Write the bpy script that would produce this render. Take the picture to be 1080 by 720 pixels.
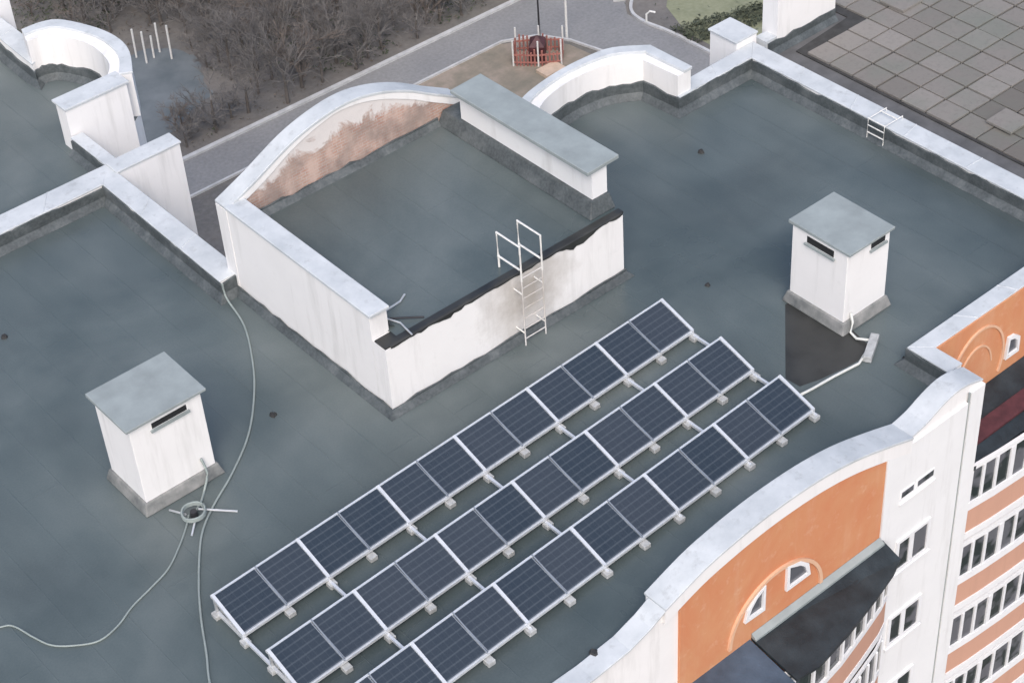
import bpy, bmesh, math, random
from mathutils import Vector, Matrix
random.seed(7)
for o in list(bpy.data.objects): bpy.data.objects.remove(o)
sc = bpy.context.scene
COL = sc.collection
S = 0.5                      # drawing unit -> metres (all numbers below are drawing units)
GZ = -60.0                   # street level

# ---------------------------------------------------------------- camera, sky, sun, exposure
cam = bpy.data.objects.new('camera', bpy.data.cameras.new('camera')); COL.objects.link(cam)
right = Vector((0.75908184, -0.64850986, -0.05683071)); down = Vector((-0.45317292, -0.46372383, -0.76131105)); fwd = Vector((0.46736396, 0.60365153, -0.64589144))
R = Matrix((right, -down, -fwd)).transposed()
cam.matrix_world = Matrix.Translation((0, 0, 60*S)) @ R.to_4x4()
cam.data.sensor_width = 36; cam.data.lens = 2001.66/1080*36
cam.data.clip_start = .5; cam.data.clip_end = 3000
sc.camera = cam
w = bpy.data.worlds.new("World"); sc.world = w; w.use_nodes = True
nt = w.node_tree; nt.nodes.clear()
sky = nt.nodes.new('ShaderNodeTexSky'); sky.sky_type = 'NISHITA'; sky.sun_disc = False
SUN_EL, SUN_AZ = math.radians(48), math.radians(218)   # azimuth clockwise from +y
sky.sun_elevation = SUN_EL; sky.sun_rotation = SUN_AZ
sky.air_density = 1.0; sky.dust_density = 3.6; sky.ozone_density = 1.0
bg = nt.nodes.new('ShaderNodeBackground'); bg.inputs[1].default_value = 0.15
wo = nt.nodes.new('ShaderNodeOutputWorld'); nt.links.new(sky.outputs[0], bg.inputs[0]); nt.links.new(bg.outputs[0], wo.inputs[0])
sl = bpy.data.lights.new('sun', 'SUN'); sl.energy = 1.1; sl.angle = math.radians(35); sl.color = (1, .98, .96)
so = bpy.data.objects.new('sun', sl); COL.objects.link(so)
sd = Vector((math.sin(SUN_AZ)*math.cos(SUN_EL), math.cos(SUN_AZ)*math.cos(SUN_EL), math.sin(SUN_EL)))
so.rotation_euler = (-sd).to_track_quat('-Z', 'Y').to_euler(); so.location = (0, 0, 80)
sc.view_settings.view_transform = 'Standard'; sc.view_settings.look = 'None'
sc.view_settings.exposure = 0.5; sc.view_settings.gamma = 1; sc.view_settings.use_curve_mapping = False

# ---------------------------------------------------------------- materials
class N:
    def __init__(s, name, rough=.8, metal=0):
        s.m = bpy.data.materials.new(name); s.m.use_nodes = True; s.t = s.m.node_tree
        s.b = s.t.nodes['Principled BSDF']; s.b.inputs['Roughness'].default_value = rough; s.b.inputs['Metallic'].default_value = metal
        s.pos = s.t.nodes.new('ShaderNodeNewGeometry').outputs['Position']
    def n(s, k): return s.t.nodes.new(k)
    def l(s, a, b): s.t.links.new(a, b)
    def noise(s, scale, detail=4, rough=.55, vec=None, stretch=None, dist=0):
        x = s.n('ShaderNodeTexNoise'); x.inputs['Scale'].default_value = scale; x.inputs['Detail'].default_value = detail
        x.inputs['Roughness'].default_value = rough; x.inputs['Distortion'].default_value = dist
        v = vec or s.pos
        if stretch:
            mp = s.n('ShaderNodeMapping'); mp.inputs['Scale'].default_value = stretch; s.l(v, mp.inputs[0]); v = mp.outputs[0]
        s.l(v, x.inputs['Vector']); return x.outputs['Fac']
    def ramp(s, f, stops):
        r = s.n('ShaderNodeValToRGB'); e = r.color_ramp.elements
        while len(e) < len(stops): e.new(.5)
        for i, (p, c) in enumerate(stops):
            e[i].position = p; e[i].color = (c, c, c, 1) if isinstance(c, (int, float)) else (*c, 1)
        s.l(f, r.inputs[0]); return r.outputs[0]
    def mix(s, f, a, b, mode='MIX'):
        m = s.n('ShaderNodeMix'); m.data_type = 'RGBA'; m.blend_type = mode
        for i, v in ((0, f), (6, a), (7, b)):
            if hasattr(v, 'is_linked'): s.l(v, m.inputs[i])
            elif i == 0: m.inputs[0].default_value = v
            else: m.inputs[i].default_value = (*v, 1)
        return m.outputs[2]
    def math(s, op, a, b=None):
        m = s.n('ShaderNodeMath'); m.operation = op
        for i, v in ((0, a), (1, b)):
            if v is None: continue
            if hasattr(v, 'is_linked'): s.l(v, m.inputs[i])
            else: m.inputs[i].default_value = v
        return m.outputs[0]
    def xyz(s):
        q = s.n('ShaderNodeSeparateXYZ'); s.l(s.pos, q.inputs[0]); return q.outputs
    def col(s, c):
        if hasattr(c, 'is_linked'): s.l(c, s.b.inputs['Base Color'])
        else: s.b.inputs['Base Color'].default_value = (*c, 1)
    def rough(s, c): s.l(c, s.b.inputs['Roughness'])
    def bump(s, f, d=.02, st=.5):
        b = s.n('ShaderNodeBump'); b.inputs['Distance'].default_value = d; b.inputs['Strength'].default_value = st
        s.l(f, b.inputs['Height']); s.l(b.outputs[0], s.b.inputs['Normal'])

M = {}
def simple(name, c, rough=.8, metal=0, var=.12, scale=3.0, bump=0):
    k = N(name, rough, metal)
    f = k.noise(scale, 5, .6)
    k.col(k.ramp(f, [(.3, tuple(x*(1-var) for x in c)), (.7, tuple(min(1, x*(1+var)) for x in c))]))
    if bump: k.bump(k.noise(scale*12, 3), bump, .5)
    M[name] = k.m; return k
# bitumen roof
k = N('bitumen_roof', .55)
big = k.noise(.16, 4, .55, dist=.6); mid = k.noise(.9, 5, .6, stretch=(1, .35, 1)); fine = k.noise(22, 3, .6)
c = k.ramp(big, [(.32, (.034, .054, .058)), (.5, (.086, .117, .119)), (.70, (.172, .203, .200))])
c = k.mix(.34, c, k.ramp(mid, [(.3, (.066, .091, .095)), (.7, (.138, .167, .168))]))
c = k.mix(.20, c, k.ramp(fine, [(.3, .08), (.7, .165)]))
x, y, z = k.xyz()
br = k.n('ShaderNodeTexBrick'); mp = k.n('ShaderNodeMapping'); mp.inputs['Scale'].default_value = (1, 1, 1); mp.inputs['Rotation'].default_value = (0, 0, math.radians(90))
k.l(k.pos, mp.inputs[0]); k.l(mp.outputs[0], br.inputs['Vector'])
br.inputs['Scale'].default_value = 1; br.inputs['Brick Width'].default_value = 9; br.inputs['Row Height'].default_value = 1.0; br.inputs['Mortar Size'].default_value = .018; br.inputs['Mortar Smooth'].default_value = .6
seam = br.outputs['Fac']
c = k.mix(k.math('MULTIPLY', seam, .09), c, (.06, .075, .085))
rain = k.noise(.2, 4, .5, dist=.4)
c = k.mix(k.ramp(rain, [(.48, 0), (.68, .5)]), c, (.038, .056, .060))
k.col(c); k.rough(k.ramp(rain, [(.3, .48), (.55, .36), (.7, .22)])); k.bump(k.math('ADD', fine, k.math('MULTIPLY', seam, 1.5)), .006, .5)
M['bitumen_roof'] = k.m
k = N('bitumen_flashing', .6)
a = k.noise(1.6, 6, .65); b = k.noise(14, 3)
c = k.ramp(a, [(.3, (.032, .044, .048)), (.5, (.065, .082, .088)), (.78, (.16, .18, .185))])
k.col(k.mix(.3, c, k.ramp(b, [(.3, .03), (.7, .16)]))); k.bump(a, .03, .7); M['bitumen_flashing'] = k.m
k = N('mortar_skirt', .8)
a = k.noise(1.8, 6, .65); k.col(k.ramp(a, [(.3, (.10, .11, .112)), (.5, (.20, .205, .20)), (.75, (.33, .325, .315))])); k.bump(a, .03, .7); M['mortar_skirt'] = k.m
k = N('dark_bitumen', .5)
a = k.noise(1.5, 5); k.col(k.ramp(a, [(.3, (.020, .021, .021)), (.7, (.046, .047, .044))])); k.rough(k.ramp(a, [(.35, .3), (.7, .6)])); M['dark_bitumen'] = k.m
# painted render / stucco
def plaster(name, c, dirt=(.46, .45, .43), amt=.5, extra=None):
    k = N(name, .85)
    a = k.noise(.7, 6, .65); b = k.noise(2.6, 7, .7); st = k.noise(1.4, 5, .65, stretch=(1.6, 1.6, .18))
    col = k.ramp(a, [(.3, tuple(v*.94 for v in c)), (.7, c)])
    col = k.mix(k.math('MULTIPLY', k.ramp(st, [(.52, 0), (.75, 1)]), amt), col, dirt)
    col = k.mix(k.math('MULTIPLY', k.ramp(b, [(.60, 0), (.75, 1)]), amt*.4), col, dirt)
    if extra: col = extra(k, col)
    k.col(col); k.bump(k.noise(30, 3), .004, .4); M[name] = k.m
plaster('white_render', (.82, .805, .795), amt=.42)
plaster('white_facade', (.79, .79, .79), amt=.4)
def ladder_dirt(k, col):
    d = k.n('ShaderNodeVectorMath'); d.operation = 'DISTANCE'; k.l(k.pos, d.inputs[0]); d.inputs[1].default_value = (44.5*S, 56*S, 2.6*S)
    f = k.math('ADD', d.outputs['Value'], k.math('MULTIPLY', k.noise(2.2, 6, .7), 1.6))
    return k.mix(k.math('MULTIPLY', k.ramp(k.math('MULTIPLY', f, .4), [(.40, 1), (1.0, 0)]), .8), col, (.33, .29, .245))
plaster('white_render_ladder_stain', (.82, .805, .795), amt=.42, extra=ladder_dirt)
def orange_var(k, col):
    a = k.noise(.45, 6, .7, dist=.8); b = k.noise(2.6, 6, .7)
    col = k.mix(k.ramp(a, [(.42, 0), (.62, .75)]), col, (.56, .205, .095))
    return k.mix(k.ramp(b, [(.56, 0), (.72, .55)]), col, (.66, .40, .27))
plaster('orange_render', (.60, .275, .135), dirt=(.66, .42, .30), amt=.35, extra=orange_var)
plaster('pink_render', (.56, .315, .225), dirt=(.42, .24, .17), amt=.5)
plaster('cream_trim', (.70, .44, .29), amt=.35, dirt=(.6,.33,.18))
# worn inner face of the gable: plaster peeled off bricks
k = N('peeling_gable', .9)
x, y, z = k.xyz()
bk = k.n('ShaderNodeTexBrick'); mp = k.n('ShaderNodeMapping'); mp.inputs['Rotation'].default_value = (math.radians(90), 0, 0); k.l(k.pos, mp.inputs[0]); k.l(mp.outputs[0], bk.inputs['Vector'])
bk.inputs['Scale'].default_value = 1; bk.inputs['Brick Width'].default_value = .26; bk.inputs['Row Height'].default_value = .085; bk.inputs['Mortar Size'].default_value = .012
bk.inputs['Color1'].default_value = (.40, .20, .15, 1); bk.inputs['Color2'].default_value = (.42, .27, .21, 1); bk.inputs['Mortar'].default_value = (.42, .38, .35, 1)
n1 = k.noise(1.1, 7, .68, dist=.5); n2 = k.noise(3.5, 5, .65, stretch=(1, 1, .5))
brick = k.mix(k.ramp(n2, [(.38, .15), (.62, .8)]), bk.outputs['Color'], (.56, .42, .36))
brick = k.mix(k.ramp(k.noise(.9, 5, .6), [(.42, 0), (.60, .65)]), brick, (.20, .165, .15))
hgt = k.math('SUBTRACT', z, k.math('MULTIPLY', k.math('SUBTRACT', n1, .5), 2.2))
xx = k.math('ABSOLUTE', k.math('SUBTRACT', x, 22.0))
rim = k.math('ADD', hgt, k.math('MULTIPLY', k.math('MULTIPLY', xx, xx), .055))
pl = k.ramp(k.math('MULTIPLY', k.math('SUBTRACT', rim, 2.55), .5), [(.32, 0), (.42, 1)])
k.col(k.mix(pl, brick, (.66, .62, .60))); k.bump(n1, .05, .6); M['peeling_gable'] = k.m
# coping
k = N('coping_paint', .6)
a = k.noise(1.2, 6, .65); b = k.noise(3.2, 7, .7)
c = k.ramp(a, [(.3, (.45, .48, .50)), (.7, (.62, .645, .66))])
k.col(k.mix(k.ramp(b, [(.55, 0), (.75, .6)]), c, (.30, .31, .31))); k.bump(a, .01, .4); M['coping_paint'] = k.m
k = simple('cap_concrete', (.275, .31, .312), .7, var=.14, scale=1.5)
k = simple('galvanised_steel', (.62, .64, .66), .38, .55, .1, 6)
k = simple('white_metal', (.70, .69, .66), .55, 0, .12, 8)
k = simple('rail_metal', (.72, .74, .76), .35, .35, .08, 6)
k = simple('dark_steel', (.05, .05, .055), .5, .5)
k = simple('foot_concrete', (.40, .41, .41), .8, var=.2, scale=8)
k = simple('dark_void', (.012, .013, .015), .9)
k = simple('white_frame', (.78, .78, .79), .5, var=.04)
k = simple('cable_rubber', (.26, .30, .29), .6, var=.1)
k = simple('conduit_plastic', (.62, .63, .60), .5, var=.06)
k = simple('lump_dark', (.03, .03, .03), .8)
k = simple('roof_felt_black', (.020, .028, .033), .5, var=.55, scale=1.6, bump=.02)
k = simple('roof_sheet_blue', (.06, .085, .12), .4, var=.3, scale=1.4, bump=.02)
k = simple('maroon_sheet', (.075, .022, .026), .55, var=.35, scale=3)
k = simple('bark_grey', (.12, .105, .095), .9, var=.2, scale=5)
k = simple('twig_grey', (.165, .155, .148), .9, var=.25, scale=.4)
k = simple('twig_brown', (.175, .145, .125), .9, var=.25, scale=.5)
k = simple('dry_leaf', (.13, .11, .09), .9, var=.35, scale=.7)
k = simple('dark_leaf', (.06, .07, .045), .9, var=.35, scale=.7)
k = simple('red_paint', (.36, .15, .125), .7, var=.25, scale=2)
k = simple('tan_cloth', (.55, .42, .32), .8, var=.15, scale=2)
k = simple('kerb_stone', (.50, .50, .50), .85, var=.15, scale=2)
k = N('window_glass', .08)
oi = k.n('ShaderNodeObjectInfo'); a = k.noise(1.4, 2)
k.col(k.mix(k.ramp(a, [(.45, 0), (.55, 1)]), (.015, .026, .026), (.11, .115, .13))); k.b.inputs['IOR'].default_value = 1.5; M['window_glass'] = k.m
k = N('panel_frame', .4, .6); k.col((.38, .41, .44)); M['panel_frame'] = k.m
k = N('panel_cells', .16)
tc = k.n('ShaderNodeTexCoord'); sp = k.n('ShaderNodeSeparateXYZ'); k.l(tc.outputs['Object'], sp.inputs[0])
def lines(ax, period, width):
    f = k.math('FRACT', k.math('DIVIDE', k.math('ADD', sp.outputs[ax], 10*period), period))
    return k.math('LESS_THAN', f, width)
oi = k.n('ShaderNodeObjectInfo')
base = k.mix(oi.outputs['Random'], (.022, .034, .050), (.038, .048, .064))
base = k.mix(k.math('MULTIPLY', k.noise(1.6, 3), .5), base, (.055, .066, .080))
g = k.mix(k.math('MULTIPLY', lines(1, 1.06/6, .2), .32), base, (.11, .13, .15))
g = k.mix(k.math('MULTIPLY', lines(0, 1.06/6, .06), .25), g, (.10, .12, .14))
k.col(g); k.rough(k.ramp(k.noise(2.5, 4), [(.3, .18), (.7, .34)])); k.b.inputs['Specular IOR Level'].default_value = .35; M['panel_cells'] = k.m
# pavers: tint per slab
k = N('paver_concrete', .9)
at = k.n('ShaderNodeAttribute'); at.attribute_name = 'tint'; at.attribute_type = 'GEOMETRY'
a = k.noise(.5, 4, .6); b = k.noise(9, 5, .65)
c = k.mix(at.outputs['Fac'], (.125, .115, .102), (.245, .228, .21))
c = k.mix(k.ramp(a, [(.45, 0), (.7, .45)]), c, (.14, .17, .14)); c = k.mix(k.ramp(b, [(.5, 0), (.8, .5)]), c, (.12, .11, .10))
k.col(c); k.bump(b, .01, .5); M['paver_concrete'] = k.m
k = simple('paver_bedding', (.045, .045, .045), .95, var=.3)
k = simple('neighbour_tar', (.11, .11, .112), .8, var=.25, scale=1.5)
# ground
k = N('ground_soil', .95)
a = k.noise(.05, 6, .6); b = k.noise(.35, 6, .65); f = k.noise(3, 5, .7)
c = k.ramp(a, [(.35, (.12, .12, .118)), (.5, (.165, .155, .145)), (.62, (.15, .15, .12))])
c = k.mix(.5, c, k.ramp(b, [(.3, (.09, .085, .08)), (.7, (.26, .22, .185))])); c = k.mix(.25, c, k.ramp(f, [(.3, .07), (.7, .26)]))
k.col(c); M['ground_soil'] = k.m
k = N('grass', .95); b = k.noise(.4, 6, .65)
k.col(k.mix(.3, k.ramp(b, [(.3, (.22, .24, .13)), (.6, (.32, .33, .19)), (.8, (.38, .34, .25))]), k.ramp(k.noise(4, 4), [(.3, .08), (.7, .25)]))); M['grass'] = k.m
k = N('asphalt', .85); b = k.noise(.25, 6, .6); f = k.noise(5, 4, .6)
k.col(k.mix(.35, k.ramp(b, [(.3, (.20, .20, .205)), (.7, (.29, .285, .28))]), k.ramp(f, [(.3, .14), (.7, .32)]))); M['asphalt'] = k.m
k = N('asphalt_blue', .8); b = k.noise(.5, 6, .6); k.col(k.ramp(b, [(.3, (.11, .13, .14)), (.7, (.18, .20, .21))])); M['asphalt_blue'] = k.m
k = N('sand', .95); b = k.noise(.5, 6, .65); k.col(k.ramp(b, [(.3, (.17, .16, .125)), (.5, (.25, .215, .17)), (.75, (.40, .32, .27))])); M['sand'] = k.m

# ---------------------------------------------------------------- mesh helpers
class MB:
    def __init__(s): s.v = []; s.f = []
    def add(s, vs, fs):
        b = len(s.v); s.v += [tuple(v) for v in vs]; s.f += [tuple(b+i for i in f) for f in fs]; return s
    def box(s, x0, x1, y0, y1, z0, z1):
        return s.hexa([(x0, y0, z0), (x1, y0, z0), (x1, y1, z0), (x0, y1, z0), (x0, y0, z1), (x1, y0, z1), (x1, y1, z1), (x0, y1, z1)])
    def hexa(s, p): return s.add(p, [(3, 2, 1, 0), (4, 5, 6, 7), (0, 1, 5, 4), (1, 2, 6, 5), (2, 3, 7, 6), (3, 0, 4, 7)])
    def prism(s, poly, z0, z1):
        n = len(poly)
        return s.add([(x, y, z0) for x, y in poly]+[(x, y, z1) for x, y in poly], [tuple(range(n-1, -1, -1)), tuple(range(n, 2*n))]+[(i, (i+1) % n, n+(i+1) % n, n+i) for i in range(n)])
    def xz(s, poly, y0, y1):
        n = len(poly)
        return s.add([(x, y0, z) for x, z in poly]+[(x, y1, z) for x, z in poly], [tuple(range(n-1, -1, -1)), tuple(range(n, 2*n))]+[(i, (i+1) % n, n+(i+1) % n, n+i) for i in range(n)])
    def ribbon(s, A, B, zb, zt):
        """closed strip between polylines A and B (xy), bottom zb, top zt (number or list)"""
        n = len(A); zb = [zb]*n if not isinstance(zb, list) else zb; zt = [zt]*n if not isinstance(zt, list) else zt
        vs = []
        for i in range(n): vs += [(*A[i], zb[i]), (*B[i], zb[i]), (*B[i], zt[i]), (*A[i], zt[i])]
        fs = [(3, 2, 1, 0), tuple(4*(n-1)+j for j in range(4))]
        for i in range(n-1):
            a = 4*i; b = a+4
            for j in range(4): fs.append((a+j, a+(j+1) % 4, b+(j+1) % 4, b+j))
        return s.add(vs, fs)
    def tube(s, pts, r, seg=8):
        pts = [Vector(p) for p in pts]; n = len(pts); vs = []
        rr = r if isinstance(r, list) else [r]*n
        up = None
        for i, p in enumerate(pts):
            t = (pts[min(i+1, n-1)]-pts[max(i-1, 0)]).normalized()
            a = Vector((0, 0, 1)) if abs(t.z) < .9 else Vector((1, 0, 0))
            u = t.cross(a).normalized(); v = t.cross(u).normalized()
            for q in range(seg):
                an = 2*math.pi*q/seg; vs.append(p+(u*math.cos(an)+v*math.sin(an))*rr[i])
        fs = [tuple(range(seg)), tuple((n-1)*seg+q for q in range(seg-1, -1, -1))]
        for i in range(n-1):
            for q in range(seg): fs.append((i*seg+q, (i+1)*seg+q, (i+1)*seg+(q+1) % seg, i*seg+(q+1) % seg))
        return s.add(vs, fs)
    def bar(s, a, b, w, h):
        """rectangular bar between two points, w across, h tall"""
        a = Vector(a); b = Vector(b); t = (b-a).normalized(); u = Vector((-t.y, t.x, 0))
        u = u.normalized() if u.length > .01 else Vector((1, 0, 0)); v = t.cross(u)
        p = [a-u*w/2-v*h/2, b-u*w/2-v*h/2, b+u*w/2-v*h/2, a+u*w/2-v*h/2]; q = [x+v*h for x in p]
        return s.hexa(p+q)
    def build(s, name, mat, parent=None, bevel=0, smooth=False):
        off = parent_world(parent)
        me = bpy.data.meshes.new(name); me.from_pydata([(x*S-off.x, y*S-off.y, z*S-off.z) for x, y, z in s.v], [], s.f)
        bm = bmesh.new(); bm.from_mesh(me); bmesh.ops.recalc_face_normals(bm, faces=bm.faces); bm.to_mesh(me); bm.free()
        me.materials.append(M[mat]); me.update()
        o = bpy.data.objects.new(name, me); COL.objects.link(o)
        if parent: o.parent = parent
        if smooth:
            for p in me.polygons: p.use_smooth = True
        if bevel:
            md = o.modifiers.new('bevel', 'BEVEL'); md.width = bevel*S; md.segments = 2; md.limit_method = 'ANGLE'
        return o
def parent_world(p):
    v = Vector((0, 0, 0))
    while p: v += p.location; p = p.parent
    return v
def tag(o, label=None, cat=None, group=None, kind=None):
    if label: o['label'] = label
    if cat: o['category'] = cat
    if group: o['group'] = group
    if kind: o['kind'] = kind
    return o
def thing(name, loc, label, cat, group=None):
    o = bpy.data.objects.new(name, None); COL.objects.link(o); o.location = tuple(c*S for c in loc); return tag(o, label, cat, group)
def copy_tree(o, parent=None):
    c = o.copy(); COL.objects.link(c); c.parent = parent
    for ch in [q for q in list(bpy.data.objects) if q.parent == o]: copy_tree(ch, c)
    return c
def part(name, mat, parent, bevel=0, **kw):
    m = MB()
    for k, v in kw.items():
        getattr(m, k)(*v)
    return m.build(name, mat, parent, bevel)
def smooth_line(pts, n=6):
    """Catmull-Rom through 2-D or 3-D points"""
    P = [Vector(p) for p in pts]; out = []
    for i in range(len(P)-1):
        p0, p1, p2, p3 = P[max(i-1, 0)], P[i], P[i+1], P[min(i+2, len(P)-1)]
        for j in range(n):
            t = j/n; out.append(tuple(.5*((2*p1)+(-p0+p2)*t+(2*p0-5*p1+4*p2-p3)*t*t+(-p0+3*p1-3*p2+p3)*t**3)))
    out.append(tuple(P[-1])); return out
def flashing(m, pts, side, h0=.95, t=.10, jag=.10, fillet=.35, z0=0):
    """ragged bitumen strip turned up on an inner face; pts = line of the face, side=+1: roof on the left of the line"""
    P = []
    for i in range(len(pts)-1):
        a = Vector(pts[i]); b = Vector(pts[i+1]); n = max(1, int((b-a).length/.7))
        for j in range(n): P.append(a.lerp(b, j/n))
    P.append(Vector(pts[-1])); n = len(P); vs = []; ns = []
    for i in range(n-1):
        d = (P[i+1]-P[i]).normalized(); ns.append(Vector((-d.y, d.x))*side)
    for i in range(n):
        a = ns[max(i-1, 0)]; b = ns[min(i, n-2)]; nn = (a+b).normalized(); nn = nn/max(.5, nn.dot(a))
        h = h0+random.uniform(-jag, jag)
        p = P[i]
        vs += [(p.x, p.y, z0+h), (p.x+nn.x*t, p.y+nn.y*t, z0+h-.02), (p.x+nn.x*t, p.y+nn.y*t, z0+fillet), (p.x+nn.x*(t+fillet), p.y+nn.y*(t+fillet), z0+.012)]
    fs = []
    for i in range(n-1):
        for j in range(3): fs.append((4*i+j, 4*i+j+1, 4*i+j+5, 4*i+j+4))
    m.add(vs, fs)

# ---------------------------------------------------------------- ground, roads (setting)
def sheet(name, mat, poly, z, kind='structure'):
    n = len(poly); m = MB().add([(x, y, z) for x, y in poly], [tuple(range(n))]); o = m.build(name, mat); tag(o, kind=kind); return o
sheet('ground', 'ground_soil', [(-900, -900), (1200, -900), (1200, 1400), (-900, 1400)], GZ)
road = sheet('road', 'asphalt', [(20, 155.3), (122, 155.3), (126, 153), (128, 149), (129, 144), (129, 60), (137.5, 60), (137.5, 143), (137, 146), (137, 149.2), (138.6, 151.3), (141, 153), (200, 153), (200, 161), (131, 161.2), (20, 162.2)], GZ+.02)
sheet('path', 'asphalt_blue', [(p[0]+random.uniform(-.3, .3), p[1]+random.uniform(-.3, .3)) for p in smooth_line([(83.5, 167.8), (86.5, 169.5), (90.5, 171.2), (92.0, 175), (93.8, 179), (92.9, 183), (90, 185.6), (86.5, 185.0), (80, 187), (70, 180), (70, 168)], 5)], GZ+.012)
sheet('sand', 'sand', [(104, 155.1), (121.5, 155.1), (125.5, 152.7), (127.4, 149), (128, 143), (126, 138), (112, 138), (104, 146)], GZ+.016)
sheet('lawn', 'grass', [(141.5, 147), (139, 141), (139, 130), (175, 130), (175, 151), (146, 151)], GZ+.016)
m = MB()
def kerb(m, pts, w=.35, h=.28):
    P = [Vector(p) for p in pts]; A = []; B = []
    for i in range(len(P)):
        d = (P[min(i+1, len(P)-1)]-P[max(i-1, 0)]).normalized(); n = Vector((-d.y, d.x)); A.append(tuple(P[i]-n*w/2)); B.append(tuple(P[i]+n*w/2))
    m.ribbon(A, B, GZ, GZ+h)
kerb(m, [(20, 162.4), (131, 161.4), (200, 161.2)], .6)
kerb(m, [(20, 155.2), (104, 155.2), (122, 155.2), (126, 153.1), (128, 149.5), (129, 145), (129, 60)], .28)
kerb(m, smooth_line([(200, 152.8), (143, 152.8), (140, 151.4), (137.6, 149), (137.1, 146), (137.6, 142), (137.7, 132), (137.7, 60)], 5), .38)
tag(m.build('kerb', 'kerb_stone'), kind='structure')

# ---------------------------------------------------------------- main apartment building
B1 = thing('apartment_building', (18, 60, GZ), 'white and orange apartment block with the solar panels on its grey flat roof', 'building')
foot = [(-20, 38.6), (56.35, 38.6), (56.35, 40.9), (80, 40.9), (80, 41.6), (70.2, 41.6), (70.2, 65.5), (64.1, 65.5), (64.1, 67.8), (63.4, 68.9), (62, 69.45), (60.6, 69.65), (59.1, 69.6), (57.4, 69.3), (55.5, 69.0), (54, 69.7), (36.3, 69.7), (36.3, 81.1), (36.3, 82.2), (-20, 82.2)]
wl = MB().prism(foot, GZ, -.02).build('outer_wall', 'white_facade', B1)
roofp = [(-20, 38.6), (56.2, 38.6), (56.2, 41.0), (70.2, 41.0), (70.2, 65.5), (64.1, 65.5), (64.1, 67.8), (62, 69.45), (59.1, 69.6), (55.5, 69.0), (36.3, 69.7), (36.3, 82.2), (-20, 82.2)]
roof = MB().prism(roofp, -.015, 0).build('roof', 'bitumen_roof', B1)
# parapets: white body, cap, bitumen turn-up
par = MB(); cop = MB(); fl = MB()
def wall_seg(A, Bo, z, zc=None, over=.06, fh=.95, ff=True, side=1):
    """A = inner line, Bo = outer line"""
    par.ribbon(A, Bo, 0.0, z-.1)
    ia = [tuple(Vector(a)+(Vector(a)-Vector(b)).normalized()*over) for a, b in zip(A, Bo)]; ob = [tuple(Vector(b)+(Vector(b)-Vector(a)).normalized()*over) for a, b in zip(A, Bo)]
    cop.ribbon(ia, ob, z-.1, z)
    for a0, a1, b0, b1 in zip(ia[:-1], ia[1:], ob[:-1], ob[1:]):
        a0, a1, b0, b1 = map(Vector, (a0, a1, b0, b1)); n_ = int((a1-a0).length/4.1)
        for q in range(1, n_+1):
            t0 = q/(n_+1)+random.uniform(-.01, .01); t1 = t0+.07/(a1-a0).length
            cop.ribbon([tuple(a0.lerp(a1, t0)), tuple(a0.lerp(a1, t1))], [tuple(b0.lerp(b1, t0)), tuple(b0.lerp(b1, t1))], z-.11, z+.025)
    if ff: flashing(fl, A, side, fh)
# left party parapet, east parapet of the recess, back parapet right, right party parapet, lower right one
wall_seg([(-20, 80.75), (35.25, 80.75)], [(-20, 82.2), (36.4, 82.2)], 1.1, side=-1)
wall_seg([(35.25, 80.75), (35.1, 69.0)], [(36.35, 82.2), (36.35, 69.0)], 1.1-.004, ff=False)
flashing(fl, [(35.25, 80.75), (35.1, 69.0), (35.98, 69.0)], -1, .95)
wall_seg([(63.14, 64.6), (68.95, 64.6)], [(63.14, 65.5), (70.2, 65.7)], 1.1, ff=False)
wall_seg([(68.95, 64.6), (68.95, 41.6)], [(70.2, 65.7), (70.2, 41.0)], 1.1-.004, side=-1)
wall_seg([(68.95, 41.65), (55.75, 41.65)], [(68.95, 40.85), (56.6, 40.85)], 1.1-.008, ff=False, over=.08)
wall_seg([(55.75, 41.65), (55.75, 39.2)], [(56.6, 40.85), (56.6, 39.2)], 1.1-.012, ff=False)
flashing(fl, [(68.95, 41.65), (55.75, 41.65), (55.75, 39.2)], -1, .95)
# wing walls standing out from the rear
par.box(36.42, 40.4, 81.05, 82.05, -60, 1.1); cop.box(36.3, 40.48, 80.98, 82.22, 1.1, 1.22)
par.box(68.9, 70.55, 65.75, 67.9, -60, 1.5); cop.box(68.8, 70.65, 65.72, 68.0, 1.5, 1.62)
# rounded bay parapet
inn = smooth_line([(55.2, 67.6), (56.6, 68.3), (58.4, 68.65), (60.2, 68.6), (61.6, 68.2), (62.95, 67.3)], 4)
out = smooth_line([(54.9, 68.7), (56.1, 69.2), (58.4, 69.6), (60.6, 69.6), (62.4, 69.25), (64.1, 67.9)], 4)
par.ribbon(inn, out, 0, 2.4); cop.ribbon([tuple(Vector(a)*.45+Vector(b)*.55) for a, b in zip(inn, out)], [tuple(Vector(b)+(Vector(b)-Vector(a))*.07) for a, b in zip(inn, out)], 2.4, 2.6)
par.ribbon([(62.95, 67.3), (63.15, 64.7)], [(64.1, 67.9), (64.15, 64.7)], 0, 2.4); cop.ribbon([(63.45, 67.6), (63.6, 64.65)], [(64.15, 67.95), (64.22, 64.65)], 2.4, 2.596)
flashing(fl, inn+[(63.14, 64.6), (68.95, 64.6)], -1, 1.0)
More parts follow.
